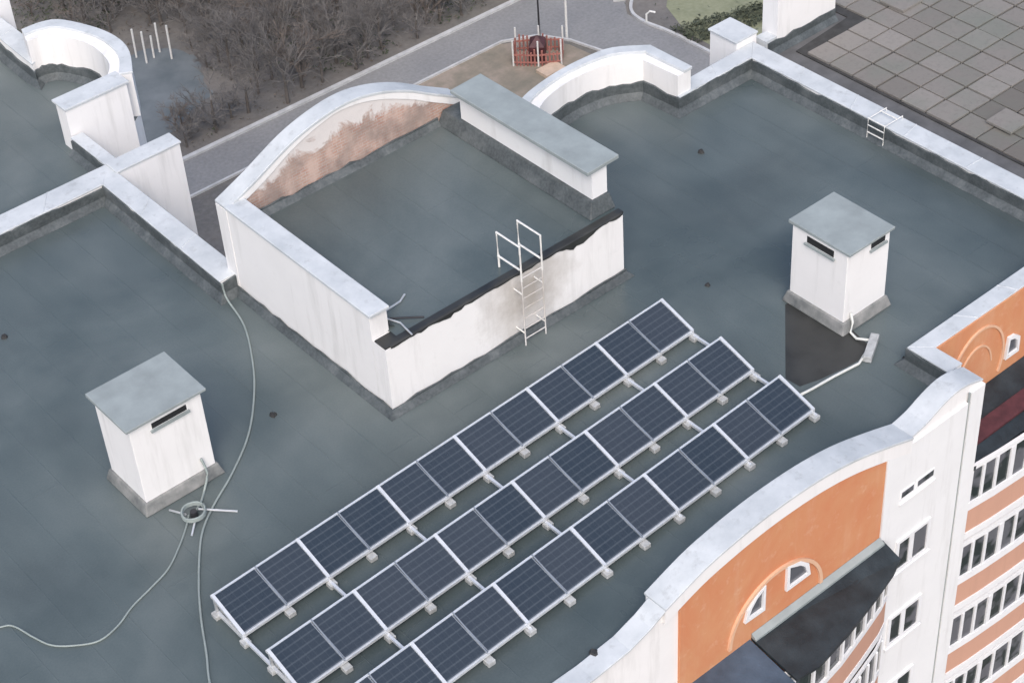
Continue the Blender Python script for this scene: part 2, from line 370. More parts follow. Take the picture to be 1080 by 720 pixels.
# front parapet with the segmental gable
prof = [(-20, .25), (20, .25), (30, .25), (32, .22), (34, .4), (35.2, .8), (36.0, 1.22)]
arc = smooth_line([(36.0, 1.3), (38.1, 2.05), (39.8, 2.38), (41.6, 2.58), (43.4, 2.62), (45.4, 2.5), (47.4, 2.15), (49.4, 1.55), (51.4, .85)], 4)
prof2 = smooth_line([(51.4, .80), (52.4, 1.0), (53.4, 1.42), (54.4, 1.66), (55.4, 1.55), (56.35, 1.22)], 3)
def front(prof, y0, y1, zb, m, dz=0): m.xz([(prof[0][0], zb)]+[(a, b+dz) for a, b in prof][:0]+[(prof[-1][0], zb)]+[(a, b+dz) for a, b in reversed(prof)], y0, y1)
front(prof, 37.82, 38.58, -60, par, -.12); front(arc, 37.85, 38.8, -60, par, -.12); front(prof2, 37.8, 38.85, -60, par, -.12)
def cap(prof, yi, yo, m, th=.12):
    n = len(prof); m.add([v for a, b in prof for v in ((a, yi, b-th), (a, yo, b-th), (a, yo, b), (a, yi, b))],
        [(3, 2, 1, 0), tuple(4*(n-1)+j for j in range(4))]+[(4*i+j, 4*i+(j+1) % 4, 4*i+4+(j+1) % 4, 4*i+4+j) for i in range(n-1) for j in range(4)])
cap(prof, 38.64, 37.62, cop); cap(arc, 38.9, 37.6, cop, .14); cap(prof2, 38.93, 37.74, cop)
flashing(fl, [(-20, 38.6), (36.0, 38.6)], 1, .14, .05, .02, .08); flashing(fl, [(36.0, 38.82), (55.7, 38.87)], 1, .45, .06, .05, .15)
pobj = par.build('parapet', 'white_render', B1); cop.build('coping', 'coping_paint', pobj, bevel=.025); fl.build('flashing', 'bitumen_flashing', pobj)
# moulding under the gable
mo = MB(); n = len(arc)
mo.add([v for a, b in arc for v in ((a, 37.65, b-.95), (a, 37.65, b-.14), (a, 37.85, b-.14), (a, 37.85, b-.95))],
       [(3, 2, 1, 0), tuple(4*(n-1)+j for j in range(4))]+[(4*i+j, 4*i+(j+1) % 4, 4*i+4+(j+1) % 4, 4*i+4+j) for i in range(n-1) for j in range(4)])
mo.build('gable_moulding', 'white_render', B1)
og = [(x, b-1.0) for x, b in arc if 36.45 < x < 49.6]
oo = MB().xz([(36.45, -60), (49.75, -60), (49.75, og[-1][1]-.05)]+list(reversed(og)), 37.72, 37.85).build('gable_wall', 'orange_render', B1); oo['label'] = 'orange rendered wall under the curved gable'
# arch moulding and two small windows in the gable wall
def arch_ring(m, cx, cz, rx, rz, w, y0, y1, a0=0, a1=180, n=28):
    A = []; Bq = []
    for i in range(n+1):
        t = math.radians(a0+(a1-a0)*i/n); A.append((cx+rx*math.cos(t), cz+rz*math.sin(t))); Bq.append((cx+(rx-w)*math.cos(t), cz+(rz-w)*math.sin(t)))
    vs = []
    for a, b in zip(A, Bq): vs += [(a[0], y0, a[1]), (b[0], y0, b[1]), (b[0], y1, b[1]), (a[0], y1, a[1])]
    k = len(A); m.add(vs, [(3, 2, 1, 0), tuple(4*(k-1)+j for j in range(4))]+[(4*i+j, 4*i+(j+1) % 4, 4*i+4+(j+1) % 4, 4*i+4+j) for i in range(k-1) for j in range(4)])
am = MB(); arch_ring(am, 42.8, -4.4, 3.0, 3.0, .18, 37.6, 37.73); amo = am.build('arch_moulding', 'cream_trim', B1)
def tri_window(poly, y, parent, w=.17):
    """window of any outline: frame ring proud of the wall, dark pane inside"""
    c = Vector((sum(p[0] for p in poly)/len(poly), sum(p[1] for p in poly)/len(poly)))
    inner = [tuple(Vector(p)+(c-Vector(p)).normalized()*w*1.5) for p in poly]; n = len(poly); fr = MB(); vs = []
    for a, b in zip(poly, inner): vs += [(a[0], y-.14, a[1]), (b[0], y-.14, b[1]), (b[0], y, b[1]), (a[0], y, a[1])]
    fr.add(vs, [(4*i+j, 4*i+(j+1) % 4, (4*i+4) % (4*n)+(j+1) % 4, (4*i+4) % (4*n)+j) for i in range(n) for j in range(4)])
    f = fr.build('window', 'white_frame', parent); MB().xz(inner, y-.03, y-.002).build('pane', 'window_glass', f); return f
tri_window([(40.75, -3.3), (42.0, -3.35), (42.0, -1.75), (41.5, -1.95), (40.9, -2.6)], 37.72, B1)
tri_window([(43.35, -3.2), (44.9, -3.2), (44.75, -2.4), (44.2, -1.85), (43.35, -1.6)], 37.72, B1)
# tower pier right of the gable, with its groove
tw = MB().box(49.77, 55.3, 37.66, 37.8, -60, .42); tw.box(55.42, 56.38, 37.62, 37.8, -60, 1.0); tw.box(56.2, 56.38, 37.8, 40.9, -60, .98)
tw.build('corner_pier', 'white_facade', B1)
def sash(x0, x1, z0, z1, y, parent, mull=1, sill=True, fw=.10, glass='window_glass'):
    fr = MB(); fr.box(x0, x0+fw, y-.10, y, z0, z1); fr.box(x1-fw, x1, y-.10, y, z0, z1); fr.box(x0+fw, x1-fw, y-.10, y, z0, z0+fw); fr.box(x0+fw, x1-fw, y-.10, y, z1-fw, z1)
    for i in range(1, mull+1):
        xm = x0+(x1-x0)*i/(mull+1)-(.0 if mull > 1 else .12); fr.box(xm-fw*.8, xm+fw*.8, y-.09, y, z0+fw, z1-fw)
    if sill: fr.box(x0-.1, x1+.1, y-.16, y, z0-.12, z0-.001)
    f = fr.build('window', 'white_frame', parent); MB().box(x0+fw, x1-fw, y-.035, y-.002, z0+fw, z1-fw).build('pane', glass, f); return f
for a_, b_ in ((50.98, 51.8), (52.1, 53.2)):
    q_ = MB().box(a_-.06, b_+.06, 37.62, 37.66, -2.78, -2.28).build('window', 'white_frame', B1); MB().box(a_, b_, 37.612, 37.63, -2.7, -2.36).build('pane', 'window_glass', q_)
MB().box(50.85, 53.35, 37.54, 37.66, -3.1, -3.0).build('sill', 'white_facade', B1)
MB().tube([(55.36, 37.7, 1.0), (55.36, 37.7, -59)], .05, 6).build('downlead', 'cap_concrete', B1)
for kf in range(1, 10): sash(50.95, 53.4, -7.7-5.35*(kf-1)-.1, -5.6-5.35*(kf-1), 37.66, B1, 1, True, .2)
# bowed balcony stack with its dark roof
yo = 37.72
bow = [(36.9, yo), (37.2, 36.85), (38.6, 36.25), (40.6, 35.65), (42.8, 35.3), (45.1, 35.65), (47.2, 36.15), (48.9, 36.6), (49.65, 36.9), (49.7, yo)]
def ring(poly, z0, z1, t, m, grow=0):
    c = Vector((43.3, 37.9)); A = [tuple(Vector(p)+(Vector(p)-c).normalized()*grow) for p in poly]; Bq = [tuple(Vector(p)-(Vector(p)-c).normalized()*t) for p in poly]
    Bq[0] = (Bq[0][0], yo); Bq[-1] = (Bq[-1][0], yo); A[0] = (A[0][0], yo); A[-1] = (A[-1][0], yo); m.ribbon(A, Bq, z0, z1)
def lerp_line(poly, step):
    out = []
    for a, b in zip(poly[:-1], poly[1:]):
        a = Vector(a); b = Vector(b); k = max(1, round((b-a).length/step))
        out += [a.lerp(b, i/k) for i in range(k)]
    out.append(Vector(poly[-1])); return out
for kf in range(10):
    z = -5.12-5.35*kf
    bal = MB(); ring(bow, z-4.45, z-2.85, .15, bal); bal = bal.build('balcony', 'pink_render', B1)
    tr = MB(); ring(bow, z-2.84, z-2.5, .2, tr, .05); ring(bow, z-4.95, z-4.46, .2, tr, .05)
    pts = lerp_line(bow, 1.0)
    for i, p in enumerate(pts): tr.box(p.x-.07, p.x+.07, p.y-.07, p.y+.07, z-2.5, z-.42)
    ring(bow, z-.42, z-.12, .14, tr, .02); tr.build('glazing_frame', 'white_frame', bal)
    gl = MB(); c = Vector((43.3, 37.9)); ins = [tuple(Vector(p)-(Vector(p)-c).normalized()*.09) for p in bow]; ins[0] = (ins[0][0], yo); ins[-1] = (ins[-1][0], yo); gl.ribbon(ins, [tuple(Vector(p)-(Vector(p)-c).normalized()*.04) for p in ins], z-2.52, z-.4); gl.build('pane', 'window_glass', bal)
def lean_roof(poly_out, zo, zw, m, th=.16):
    A = poly_out; n = len(A); vs = [(p[0], p[1], zo) for p in A]+[(A[0][0], yo, zw), (A[-1][0], yo, zw)]
    vs += [(x, y, zz-th) for x, y, zz in vs]; k = n+2; loop = list(range(n))+[n+1, n]
    m.add(vs, [tuple(loop), tuple(k+i for i in reversed(loop))]+[(loop[i], loop[(i+1) % k], k+loop[(i+1) % k], k+loop[i]) for i in range(k)])
rf = MB(); lean_roof([(41.3, 34.95), (42.6, 34.8), (45.1, 35.2), (47.3, 35.7), (49.0, 36.15), (49.95, 36.55)], -5.15, -4.72, rf); rf = rf.build('balcony_roof', 'roof_felt_black', B1); rf['label'] = 'black felt balcony roof'
rs = MB(); lean_roof([(36.5, 36.8), (38.5, 35.7), (40.6, 35.05), (41.22, 34.92)], -5.3, -4.78, rs); rs = rs.build('balcony_roof', 'roof_sheet_blue', B1); rs['label'] = 'blue grey balcony roof'
MB().add([(41.3, yo-.02, -4.45), (49.75, yo-.02, -4.45), (49.8, 37.42, -4.66), (41.3, 37.42, -4.66), (41.3, yo-.02, -4.7), (49.75, yo-.02, -4.7), (49.8, 37.42, -4.8), (41.3, 37.42, -4.8)], [(0, 1, 2, 3), (7, 6, 5, 4), (3, 2, 6, 7), (1, 0, 4, 5), (2, 1, 5, 6), (0, 3, 7, 4)]).build('roof_apron', 'cap_concrete', rf)
# recessed right-hand front: orange wall, arch, window, balconies with black and maroon roof
o2 = MB().xz([(56.4, -60), (80, -60), (80, 1.0), (56.4, 1.0)], 40.72, 40.86).build('gable_wall', 'orange_render', B1); o2['label'] = 'orange rendered wall in the recess by the corner pier'
am = MB(); arch_ring(am, 60.0, -2.4, 2.1, 2.7, .13, 40.63, 40.73, -25, 185); arch_ring(am, 59.9, -2.7, 1.3, 1.9, .1, 40.65, 40.73, 10, 180); am.build('arch_moulding', 'cream_trim', B1)
tri_window([(62.25, -3.0), (63.3, -3.0), (63.25, -2.0), (62.8, -1.65), (62.3, -1.6)], 40.72, B1)
bx = [(56.42, 37.75), (58.2, 37.55), (60.4, 37.4), (63, 37.3), (66, 37.25), (70, 37.3), (74, 37.5), (79, 37.8)]
def strip(m, line, off0, off1, z0, z1): m.ribbon([(x, y+off0) for x, y in line], [(x, y+off1) for x, y in line], z0, z1)
for kf in range(10):
    z = -4.45-5.35*kf
    bal = MB(); strip(bal, bx, 0, .2, z-4.6, z-3.0); bal = bal.build('balcony', 'pink_render', B1)
    tr = MB(); strip(tr, bx, -.06, .22, z-2.99, z-2.5); strip(tr, bx, -.06, .22, z-5.05, z-4.61); strip(tr, bx, -.02, .14, z-.3, z-.02)
    for i, p in enumerate(lerp_line(bx, 1.05)): q = .09 if i % 3 else .17; tr.box(p.x-q, p.x+q, p.y-.03, p.y+.15, z-2.5, z-.3)
    tr.build('glazing_frame', 'white_frame', bal)
    gl = MB(); strip(gl, bx, .05, .1, z-2.52, z-.28); gl.build('pane', 'window_glass', bal)
MB().box(56.42, 80, 38.1, 40.7, -60, -5.4).build('floor_block', 'white_facade', B1)
rr = MB().add([(56.42, 40.7, -3.85), (80, 40.7, -3.85), (80, 37.7, -4.5), (56.42, 37.7, -4.5), (56.42, 40.7, -4.1), (80, 40.7, -4.1), (80, 37.7, -4.75), (56.42, 37.7, -4.75)], [(0, 1, 2, 3), (7, 6, 5, 4), (3, 2, 6, 7), (1, 0, 4, 5), (2, 1, 5, 6), (0, 3, 7, 4)]).build('balcony_roof', 'roof_felt_black', B1)
rr['label'] = 'black balcony roof with a maroon sheet across it'
MB().add([(57.0, 39.3, -4.13), (80, 39.3, -4.13), (80, 38.45, -4.315), (57.0, 38.45, -4.315), (57.0, 39.3, -4.0), (80, 39.3, -4.0), (80, 38.45, -4.2), (57.0, 38.45, -4.2)], [(3, 2, 1, 0), (4, 5, 6, 7), (3, 2, 6, 7), (1, 0, 4, 5), (2, 1, 5, 6), (0, 3, 7, 4)]).build('maroon_sheet', 'maroon_sheet', rr)

# ---------------------------------------------------------------- stair hut (raised box on the roof)
B2 = thing('stair_hut', (43.4, 62.8, 0), 'large white walled raised hut with a sunken grey roof and curved rear gable', 'roof hut')
hw = MB()
MB().prism([(36.0, 56.0), (50.85, 56.0), (50.85, 57.0), (36.0, 57.0)], 0.012, 3.9).build('front_wall', 'white_render_ladder_stain', B2)
hw.box(36.0, 37.0, 57.02, 68.7, .012, 5.3); hw.box(35.97, 35.999, 68.7, 69.62, .012, 5.2); hw.build('side_wall', 'white_render', B2)
MB().box(49.85, 50.85, 57.02, 68.7, .012, 3.9).build('side_wall', 'white_render', B2)
MB().box(36.95, 50.88, 56.38, 68.75, 3.903, 3.955).build('roof', 'bitumen_roof', B2)
MB().box(35.92, 37.08, 56.85, 68.7, 5.3, 5.46).build('coping', 'coping_paint', B2, bevel=.03)
ga = smooth_line([(36.0, 5.35), (37.9, 6.15), (40.1, 7.2), (42.0, 7.75), (43.9, 7.95), (45.7, 7.65), (47.5, 6.95), (49.2, 5.95), (50.9, 5.0)], 4)
gm = MB(); gm.xz([(36.0, .012), (50.9, .012)]+[(a, b-.16) for a, b in reversed(ga)], 68.72, 69.6); gab = gm.build('gable', 'peeling_gable', B2)
c2 = MB(); cap(ga, 68.62, 69.7, c2, .16); c2.build('coping', 'coping_paint', gab, bevel=.03)
sk = MB().xz([(36.02, .012), (50.88, .012)]+[(a*1.0, b-.17) for a, b in reversed(ga) if 36.02 < a < 50.88], 69.6, 69.64); sk.build('outer_skin', 'white_render', gab)
g2 = MB(); n = len(ga)   # white band left under the coping on the inner side
g2.add([v for a, b in ga for v in ((a, 68.66, b-.16-.42*min(1, abs(a-43)/6+.3)), (a, 68.66, b-.16), (a, 68.72, b-.16), (a, 68.72, b-.16-.42*min(1, abs(a-43)/6+.3)))], [(4*i+j, 4*i+(j+1) % 4, 4*i+4+(j+1) % 4, 4*i+4+j) for i in range(n-1) for j in range(4)])
g2.build('gable_band', 'white_render', gab)
# bitumen edge of the hut roof: turned over the front wall with a ragged lower edge
e = MB(); random.seed(11)
e.box(36.9, 50.92, 56.03, 56.4, 3.9, 4.0); e.box(36.02, 36.96, 56.02, 56.84, 3.9, 3.99)
xs = [36.3+.22*i for i in range(67)]; lo = []
for i, xq in enumerate(xs):
    base = .03+.06*math.sin(i*.9)*random.random()+random.uniform(0, .07)
    if 46.8 < xq < 49.0: base += .28*math.sin((xq-46.8)/2.2*math.pi)+random.uniform(0, .1)
    if 38.6 < xq < 40.8: base += .15*random.random()
    lo.append(3.92-base)
vs = []
for xq, zq in zip(xs, lo): vs += [(xq, 55.965, zq), (xq, 55.965, 3.95), (xq, 56.06, 4.01)]
e.add(vs, [(3*i+j, 3*i+j+1, 3*i+j+4, 3*i+j+3) for i in range(len(xs)-1) for j in range(2)])
e.build('roof_edge', 'dark_bitumen', B2)
f2 = MB(); flashing(f2, [(37.0, 68.68), (49.3, 68.68)], -1, .35, .05, .12, .3, 3.94); flashing(f2, [(37.02, 57.0), (37.02, 68.68)], -1, .6, .05, .1, .3, 3.94)
flashing(f2, [(35.96, 69.4), (35.96, 55.97), (50.88, 55.97), (50.88, 68.7)], -1, .38, .06, .1, .3)
f2.build('flashing', 'bitumen_flashing', B2)
# long ventilation block along the right side of the hut
VB = thing('ventilation_block', (50.3, 63, 3.94), 'long low white ventilation block with flat grey slab along the hut edge', 'ventilation block')
MB().add([(49.25, 56.6, 3.96), (50.95, 56.6, 3.96), (50.95, 68.65, 3.96), (49.25, 68.65, 3.96), (49.65, 56.95, 4.7), (50.88, 56.95, 4.7), (50.88, 68.65, 4.7), (49.65, 68.65, 4.7)], [(3, 2, 1, 0), (4, 5, 6, 7), (0, 1, 5, 4), (1, 2, 6, 5), (2, 3, 7, 6), (3, 0, 4, 7)]).build('plinth', 'bitumen_flashing', VB, bevel=.05)
bw = MB().box(49.85, 50.85, 57.1, 67.3, 4.7, 6.42).build('wall', 'white_facade', VB)
sl_ = MB()
for y0, y1 in ((57.9, 60.6), (61.4, 64.4), (65.0, 66.9)): sl_.box(49.8, 49.86, y0, y1, 6.02, 6.3)
sl_.build('vent_slot', 'dark_void', bw)
MB().prism([(49.4, 56.85), (51.55, 56.95), (51.5, 67.5), (49.35, 67.4)], 6.42, 6.64).build('cap', 'cap_concrete', VB, bevel=.03)

# ---------------------------------------------------------------- ventilation shafts
def shaft(cx, cy, hx, hy, h, label, slots, capx=.22, capy=.22, rot=0):
    T = thing('ventilation_shaft', (cx, cy, 0), label, 'ventilation shaft', 'white ventilation shafts on the roof')
    pl = MB(); a, b = hx+.28, hy+.28
    pl.add([(cx-a, cy-b, .012), (cx+a, cy-b, .012), (cx+a, cy+b, .012), (cx-a, cy+b, .012), (cx-hx-.1, cy-hy-.1, .62), (cx+hx+.1, cy-hy-.1, .62), (cx+hx+.1, cy+hy+.1, .62), (cx-hx-.1, cy+hy+.1, .62)], [(3, 2, 1, 0), (4, 5, 6, 7), (0, 1, 5, 4), (1, 2, 6, 5), (2, 3, 7, 6), (3, 0, 4, 7)])
    pl.build('plinth', 'mortar_skirt', T, bevel=.06)
    W = MB().box(cx-hx, cx+hx, cy-hy, cy+hy, .6, h-.12).build('wall', 'white_render', T, bevel=.03)
    for s in slots:
        if s[0] == 'y':   # on the front (-y) face
            MB().box(s[1], s[2], cy-hy-.012, cy-hy+.02, s[3], s[4]).build('vent_slot', 'dark_void', W)
            f = MB(); f.box(s[1]-.1, s[2]+.1, cy-hy-.12, cy-hy, s[3]-.14, s[3]-.03); f.build('slot_sill', 'cap_concrete', W)
        else:
            MB().box(cx-hx-.012, cx-hx+.02, s[1], s[2], s[3], s[4]).build('vent_slot', 'dark_void', W)
            MB().box(cx-hx-.12, cx-hx, s[1]-.1, s[2]+.1, s[3]-.14, s[3]-.03).build('slot_sill', 'cap_concrete', W)
    ax, ay = hx+capx, hy+capy
    MB().hexa([(cx-ax, cy-ay, h-.12), (cx+ax, cy-ay, h-.12), (cx+ax, cy+ay, h-.12), (cx-ax, cy+ay, h-.12), (cx-ax, cy-ay, h+.02), (cx+ax, cy-ay, h+.02), (cx+ax, cy+ay, h+.08), (cx-ax, cy+ay, h+.08)]).build('cap', 'cap_concrete', T, bevel=.025)
    return T
shaft(56.85, 47.1, 1.5, 1.75, 4.85, 'white ventilation shaft with grey cap beside the dark roof patch', [('x', 46.2, 47.9, 4.12, 4.5), ('y', 57.0, 58.0, 4.2, 4.5)], .1, .2)
shaft(25.85, 60.0, 1.85, 1.5, 5.15, 'white ventilation shaft with grey cap beside the coiled cable', [('y', 25.1, 26.9, 4.42, 4.72)], .22, .2)

# flat, nearly black polygon on the roof by the right shaft
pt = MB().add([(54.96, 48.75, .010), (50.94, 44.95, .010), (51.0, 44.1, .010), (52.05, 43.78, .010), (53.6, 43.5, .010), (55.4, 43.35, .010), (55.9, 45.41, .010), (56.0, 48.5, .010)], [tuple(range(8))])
pt = pt.build('roof_patch', 'dark_bitumen', roof); pt['label'] = 'nearly black flat patch'

# ---------------------------------------------------------------- solar panels and their frame
MF = thing('mounting_frame', (36.4, 47, 0), 'silver rail frame carrying the three rows of solar panels', 'mounting frame')
X0, PW, DEP, ZB, ZF = 22.85, 2.25, 2.13, 1.02, .36
rows = [('back', 51.3, .035), ('middle', 47.22, .037), ('front', 43.3, .040)]
rowdesc = {'back': 'back row beside the stair hut', 'middle': 'middle row', 'front': 'front row beside the orange gable'}
ordn = ['first', 'second', 'third', 'fourth', 'fifth', 'sixth', 'seventh', 'eighth', 'ninth', 'tenth', 'eleventh', 'last']
L = math.hypot(DEP, ZB-ZF); tilt = math.atan2(ZB-ZF, DEP)
proto = None
def make_panel():
    root = bpy.data.objects.new('solar_panel', None); COL.objects.link(root)
    hw_, hl, fw = PW/2-.03, L/2-.02, .034
    fr = MB(); fr.box(-hw_, hw_, -hl, -hl+fw, -.04, .04); fr.box(-hw_, hw_, hl-fw, hl, -.04, .04); fr.box(-hw_, -hw_+fw, -hl+fw, hl-fw, -.04, .04); fr.box(hw_-fw, hw_, -hl+fw, hl-fw, -.04, .04)
    fr.build('frame', 'panel_frame', root)
    MB().box(-hw_+fw, hw_-fw, -hl+fw, hl-fw, -.02, .025).build('cells', 'panel_cells', root)
    return root
for ri, (rn, yb, sl0) in enumerate(rows):
    for i in range(12):
        o = proto = make_panel() if proto is None else None or (copy_tree(proto))
        x = X0+PW*(i+.5); ym = yb+sl0*(x-X0)-DEP/2
        o.location = (x*S, ym*S, ((ZB+ZF)/2+.12)*S); o.rotation_euler = (tilt+random.uniform(-.004, .004), 0, math.atan(sl0))
        pos = ordn[i]
        tag(o, f"{'dark' if i%2 else 'dark blue'} solar panel, {pos if i else 'leftmost'}{' from the left' if 0 < i < 11 else ', at the right end' if i == 11 else ''} in the {rowdesc[rn]}", 'solar panel', 'solar panels in three rows on the roof')
rl = MB(); th = MB()
for d in range(13):
    x = X0+PW*d
    ends = [(yb+sl0*(x-X0)) for _, yb, sl0 in rows]
    main = d % 2 == 0
    if main: MB().bar((x, ends[0]-.2, .25), (x, ends[2]-DEP-.25, .25), .13, .14).build('base_rail', 'rail_metal', MF)
    for e0 in ends:
        MB().bar((x, e0+.03, ZB+.15), (x, e0-DEP-.05, ZF+.13), .15 if main else .06, .15 if main else .12).build('sloped_rail', 'rail_metal' if main else 'panel_frame', MF)
        MB().box(x-.05, x+.05, e0-.18, e0-.06, .3, ZB+.05).build('post', 'galvanised_steel', MF)
        j = random.uniform(-.05, .05)
        MB().box(x-.19+j, x+.19+j, e0-DEP-.36, e0-DEP+.04, .012, .27).build('foot', 'foot_concrete', MF, bevel=.03)
        if main: MB().box(x-.2+j, x+.2+j, e0-.38, e0+.02, .012, .26).build('foot', 'foot_concrete', MF, bevel=.03)
for _, yb, sl0 in rows:
    a = (X0-.08, yb, ZB+.10); b = (X0+12*PW+.08, yb+sl0*27, ZB+.10); MB().bar(a, b, .10, .12).build('purlin', 'rail_metal', MF)
    MB().bar((X0-.08, yb-DEP-.02, ZF+.06), (X0+12*PW+.08, yb+sl0*27-DEP-.02, ZF+.06), .09, .14).build('purlin', 'rail_metal', MF)
# conduit and junction block by the right shaft
cd = thing('cable_conduit', (52.5, 43.4, 0), 'pale conduit from the last panel to the right ventilation shaft', 'conduit')
MB().tube([(50.1, 43.45, .35), (51.2, 43.5, .12), (52.6, 43.4, .1), (54.1, 43.2, .1), (54.8, 43.4, .25)], .07).build('pipe', 'conduit_plastic', cd, smooth=True)
MB().tube([(55.6, 43.9, .25), (55.4, 44.5, .1), (55.55, 45.0, .1), (55.8, 45.15, .5), (55.8, 45.28, 1.0)], .07).build('pipe', 'conduit_plastic', cd, smooth=True)
jb = MB(); jb.bar((54.5, 43.05, .19), (56.1, 43.95, .19), .42, .34)
jb = jb.build('foot_block', 'foot_concrete', bevel=.03); tag(jb, 'pale concrete block lying on the roof where the conduit bends', 'concrete block')

# ---------------------------------------------------------------- ladders
LD = thing('roof_ladder', (44.35, 55.3, 0), 'white steel ladder with two handrail loops on the stained hut wall', 'ladder')
for x in (43.7, 45.0):
    MB().tube([(x, 55.35, .02), (x, 55.35, 4.0)], .036).build('side_rail', 'white_render_ladder_stain', LD)
    MB().tube([(x, 55.35, 4.0), (x, 55.35, 6.05), (x-.02, 57.0, 6.05), (x-.02, 57.0, 4.65), (x, 55.45, 4.65)], .055).build('side_rail', 'white_metal', LD)
    MB().tube([(x, 57.0, 4.7), (x, 57.0, 3.97)], .055).build('side_rail', 'white_metal', LD)
for i in range(7): MB().tube([(43.7, 55.35, .45+.62*i), (45.0, 55.35, .45+.62*i)], .026).build('rung', 'white_render_ladder_stain', LD)
for x in (43.7, 45.0):
    for z in (.8, 3.2): MB().tube([(x, 55.35, z), (x, 56.02, z)], .04).build('bracket', 'white_metal', LD)
ST = thing('stile_ladder', (69.5, 54.9, 0), 'small white metal stile hooked over the right parapet', 'ladder')
for y in (54.35, 55.5):
    MB().tube([(68.6, y, .02), (68.62, y, 1.3), (70.1, y, 1.3), (70.15, y, .3)], .032).build('side_rail', 'white_metal', ST)
for z in (.45, .9, 1.33): MB().tube([(68.61, 54.35, z), (68.61, 55.5, z)], .035).build('rung', 'white_metal', ST)
MB().tube([(69.6, 54.35, 1.35), (69.6, 55.5, 1.35)], .035).build('rung', 'white_metal', ST)

# ---------------------------------------------------------------- cables and roof bits
def cable(name, pts, label, r=.06):
    p = smooth_line([(a, b, r+.012 if len(q) == 0 else q[0]) for a, b, *q in pts], 6); tag(MB().tube(p, r, 6).build(name, 'cable_rubber', smooth=True), label, 'cable')
cable('roof_cable', [(35.0, 68.7, 1.15), (35.0, 68.5, .3), (34.53, 66.29), (33.18, 63.58), (31.83, 61.53), (30.11, 59.51), (28.13, 57.92), (26.29, 56.73), (24.93, 55.59), (23.42, 53.52), (22.28, 51.63), (21.3, 49.71), (20.51, 48.25), (19.4, 45.5)], 'long pale cable snaking from the hut corner down past the leftmost solar panel', .055)
cable('roof_cable', [(14.0, 57.6), (15.63, 57.04), (16.11, 56.66), (16.41, 55.58), (16.77, 54.61), (17.5, 53.91), (18.38, 53.44), (19.41, 53.62), (20.43, 54.12), (21.61, 54.49), (22.76, 54.92), (23.91, 55.78), (24.76, 56.56), (25.1, 56.85, .3)], 'thin pale cable curving from the coil out to the left across the roof', .045)
cable('shaft_cable', [(27.0, 58.42, 1.4), (27.0, 58.1, .7), (26.6, 57.9), (26.1, 57.4), (25.5, 56.9, .2)], 'short pale cable dropping from the left shaft to the coil', .06)
CC = thing('cable_coil', (25.3, 56.7, 0), 'round coil of pale cable on a low steel tripod by the left shaft', 'cable coil')
co = MB(); co.tube([(25.3+(.55+.04*math.sin(t*.7))*math.cos(t*.35), 56.7+.55*math.sin(t*.35), .34+.004*t) for t in range(0, 55)], .055, 6); co.build('coil', 'cable_rubber', CC, smooth=True)
for a, b in (((25.6, 56.8), (26.95, 55.75)), ((25.0, 56.9), (24.75, 57.95)), ((25.2, 56.4), (24.6, 55.9))): MB().tube([(*a, .35), (*b, .03)], .05).build('leg', 'galvanised_steel', CC)
MB().tube([(25.3, 56.7, .05), (25.3, 56.7, .5)], [.2, .16], 10).build('hub', 'dark_steel', CC)
AM = thing('fallen_mast', (37.9, 57.4, 3.94), 'thin steel aerial mast lying on the near left corner of the hut roof', 'aerial mast')
MB().tube([(37.0, 57.75, 4.4), (38.6, 58.2, 4.05), (39.1, 58.5, 4.02)], .05).build('pole', 'galvanised_steel', AM)
MB().tube([(37.1, 57.9, 4.2), (37.6, 56.9, 4.1), (37.5, 55.9, 4.05)], .045).build('pole', 'galvanised_steel', AM)
MB().tube([(37.2, 57.7, 4.1), (38.7, 56.5, 4.05)], .05).build('pole', 'dark_steel', AM)  # shadow of the mast modelled as a dark tube, not a real pole
def lump(x, y, s, label, z=0.0):
    random.seed(int(x*10)); m = MB(); n = 9; vs = [(x+s*math.cos(t*6.283/n)*random.uniform(.7, 1.2), y+s*math.sin(t*6.283/n)*random.uniform(.7, 1.2), z+.01) for t in range(n)]
    vs += [(x+(a-x)*.6, y+(b-y)*.6, z+s*random.uniform(.5, .9)) for a, b, c in vs]; m.add(vs, [tuple(range(n, 2*n))]+[(i, (i+1) % n, n+(i+1) % n, n+i) for i in range(n)])
    tag(m.build('debris_lump', 'lump_dark'), label, 'debris')
lump(61.3, 61.0, .2, 'small dark lump on the roof between the rounded bay and the right parapet')
lump(53.3, 52.5, .16, 'small dark lump on the roof beyond the right end of the panels')
lump(25.3, 74.2, .2, 'small dark lump on the left roof near the picture edge')
lump(31.8, 59.9, .2, 'small dark lump on the roof beside the long pale cable')
lump(56.0, 42.0, .14, 'tiny dark lump at the inner corner of the lower right parapet')
lump(32.9, 38.6, .22, 'dark lump by the front parapet at the bottom edge', .25)
lump(88.1, 58.6, .22, 'dark lump on the neighbouring paved roof', .35)

# ---------------------------------------------------------------- left building (beyond the party parapet)
B3 = thing('apartment_building', (18, 100, GZ), 'white apartment block at upper left with a rounded rear balcony wall', 'building')
f3 = [(-20, 82.25), (37.0, 82.25), (37.0, 86.2), (40.35, 86.2), (41.3, 87.0), (42.1, 88.8), (42.4, 91.2), (42.0, 93.3), (40.8, 95.2), (39.15, 95.4), (39.15, 97), (39.9, 97), (39.9, 140), (-20, 140)]
MB().prism(f3, GZ, -.02).build('outer_wall', 'white_facade', B3)
MB().prism(f3, -.015, 0).build('roof', 'bitumen_roof', B3)
par = MB(); cop = MB(); fl = MB()
wall_seg([(36.35, 82.25), (36.35, 86.0)], [(37.0, 82.25), (37.0, 86.0)], 1.1, side=1)
par.box(36.4, 40.4, 86.1, 87.15, -60, 2.75); cop.box(36.35, 40.55, 86.02, 87.5, 2.75, 2.9)
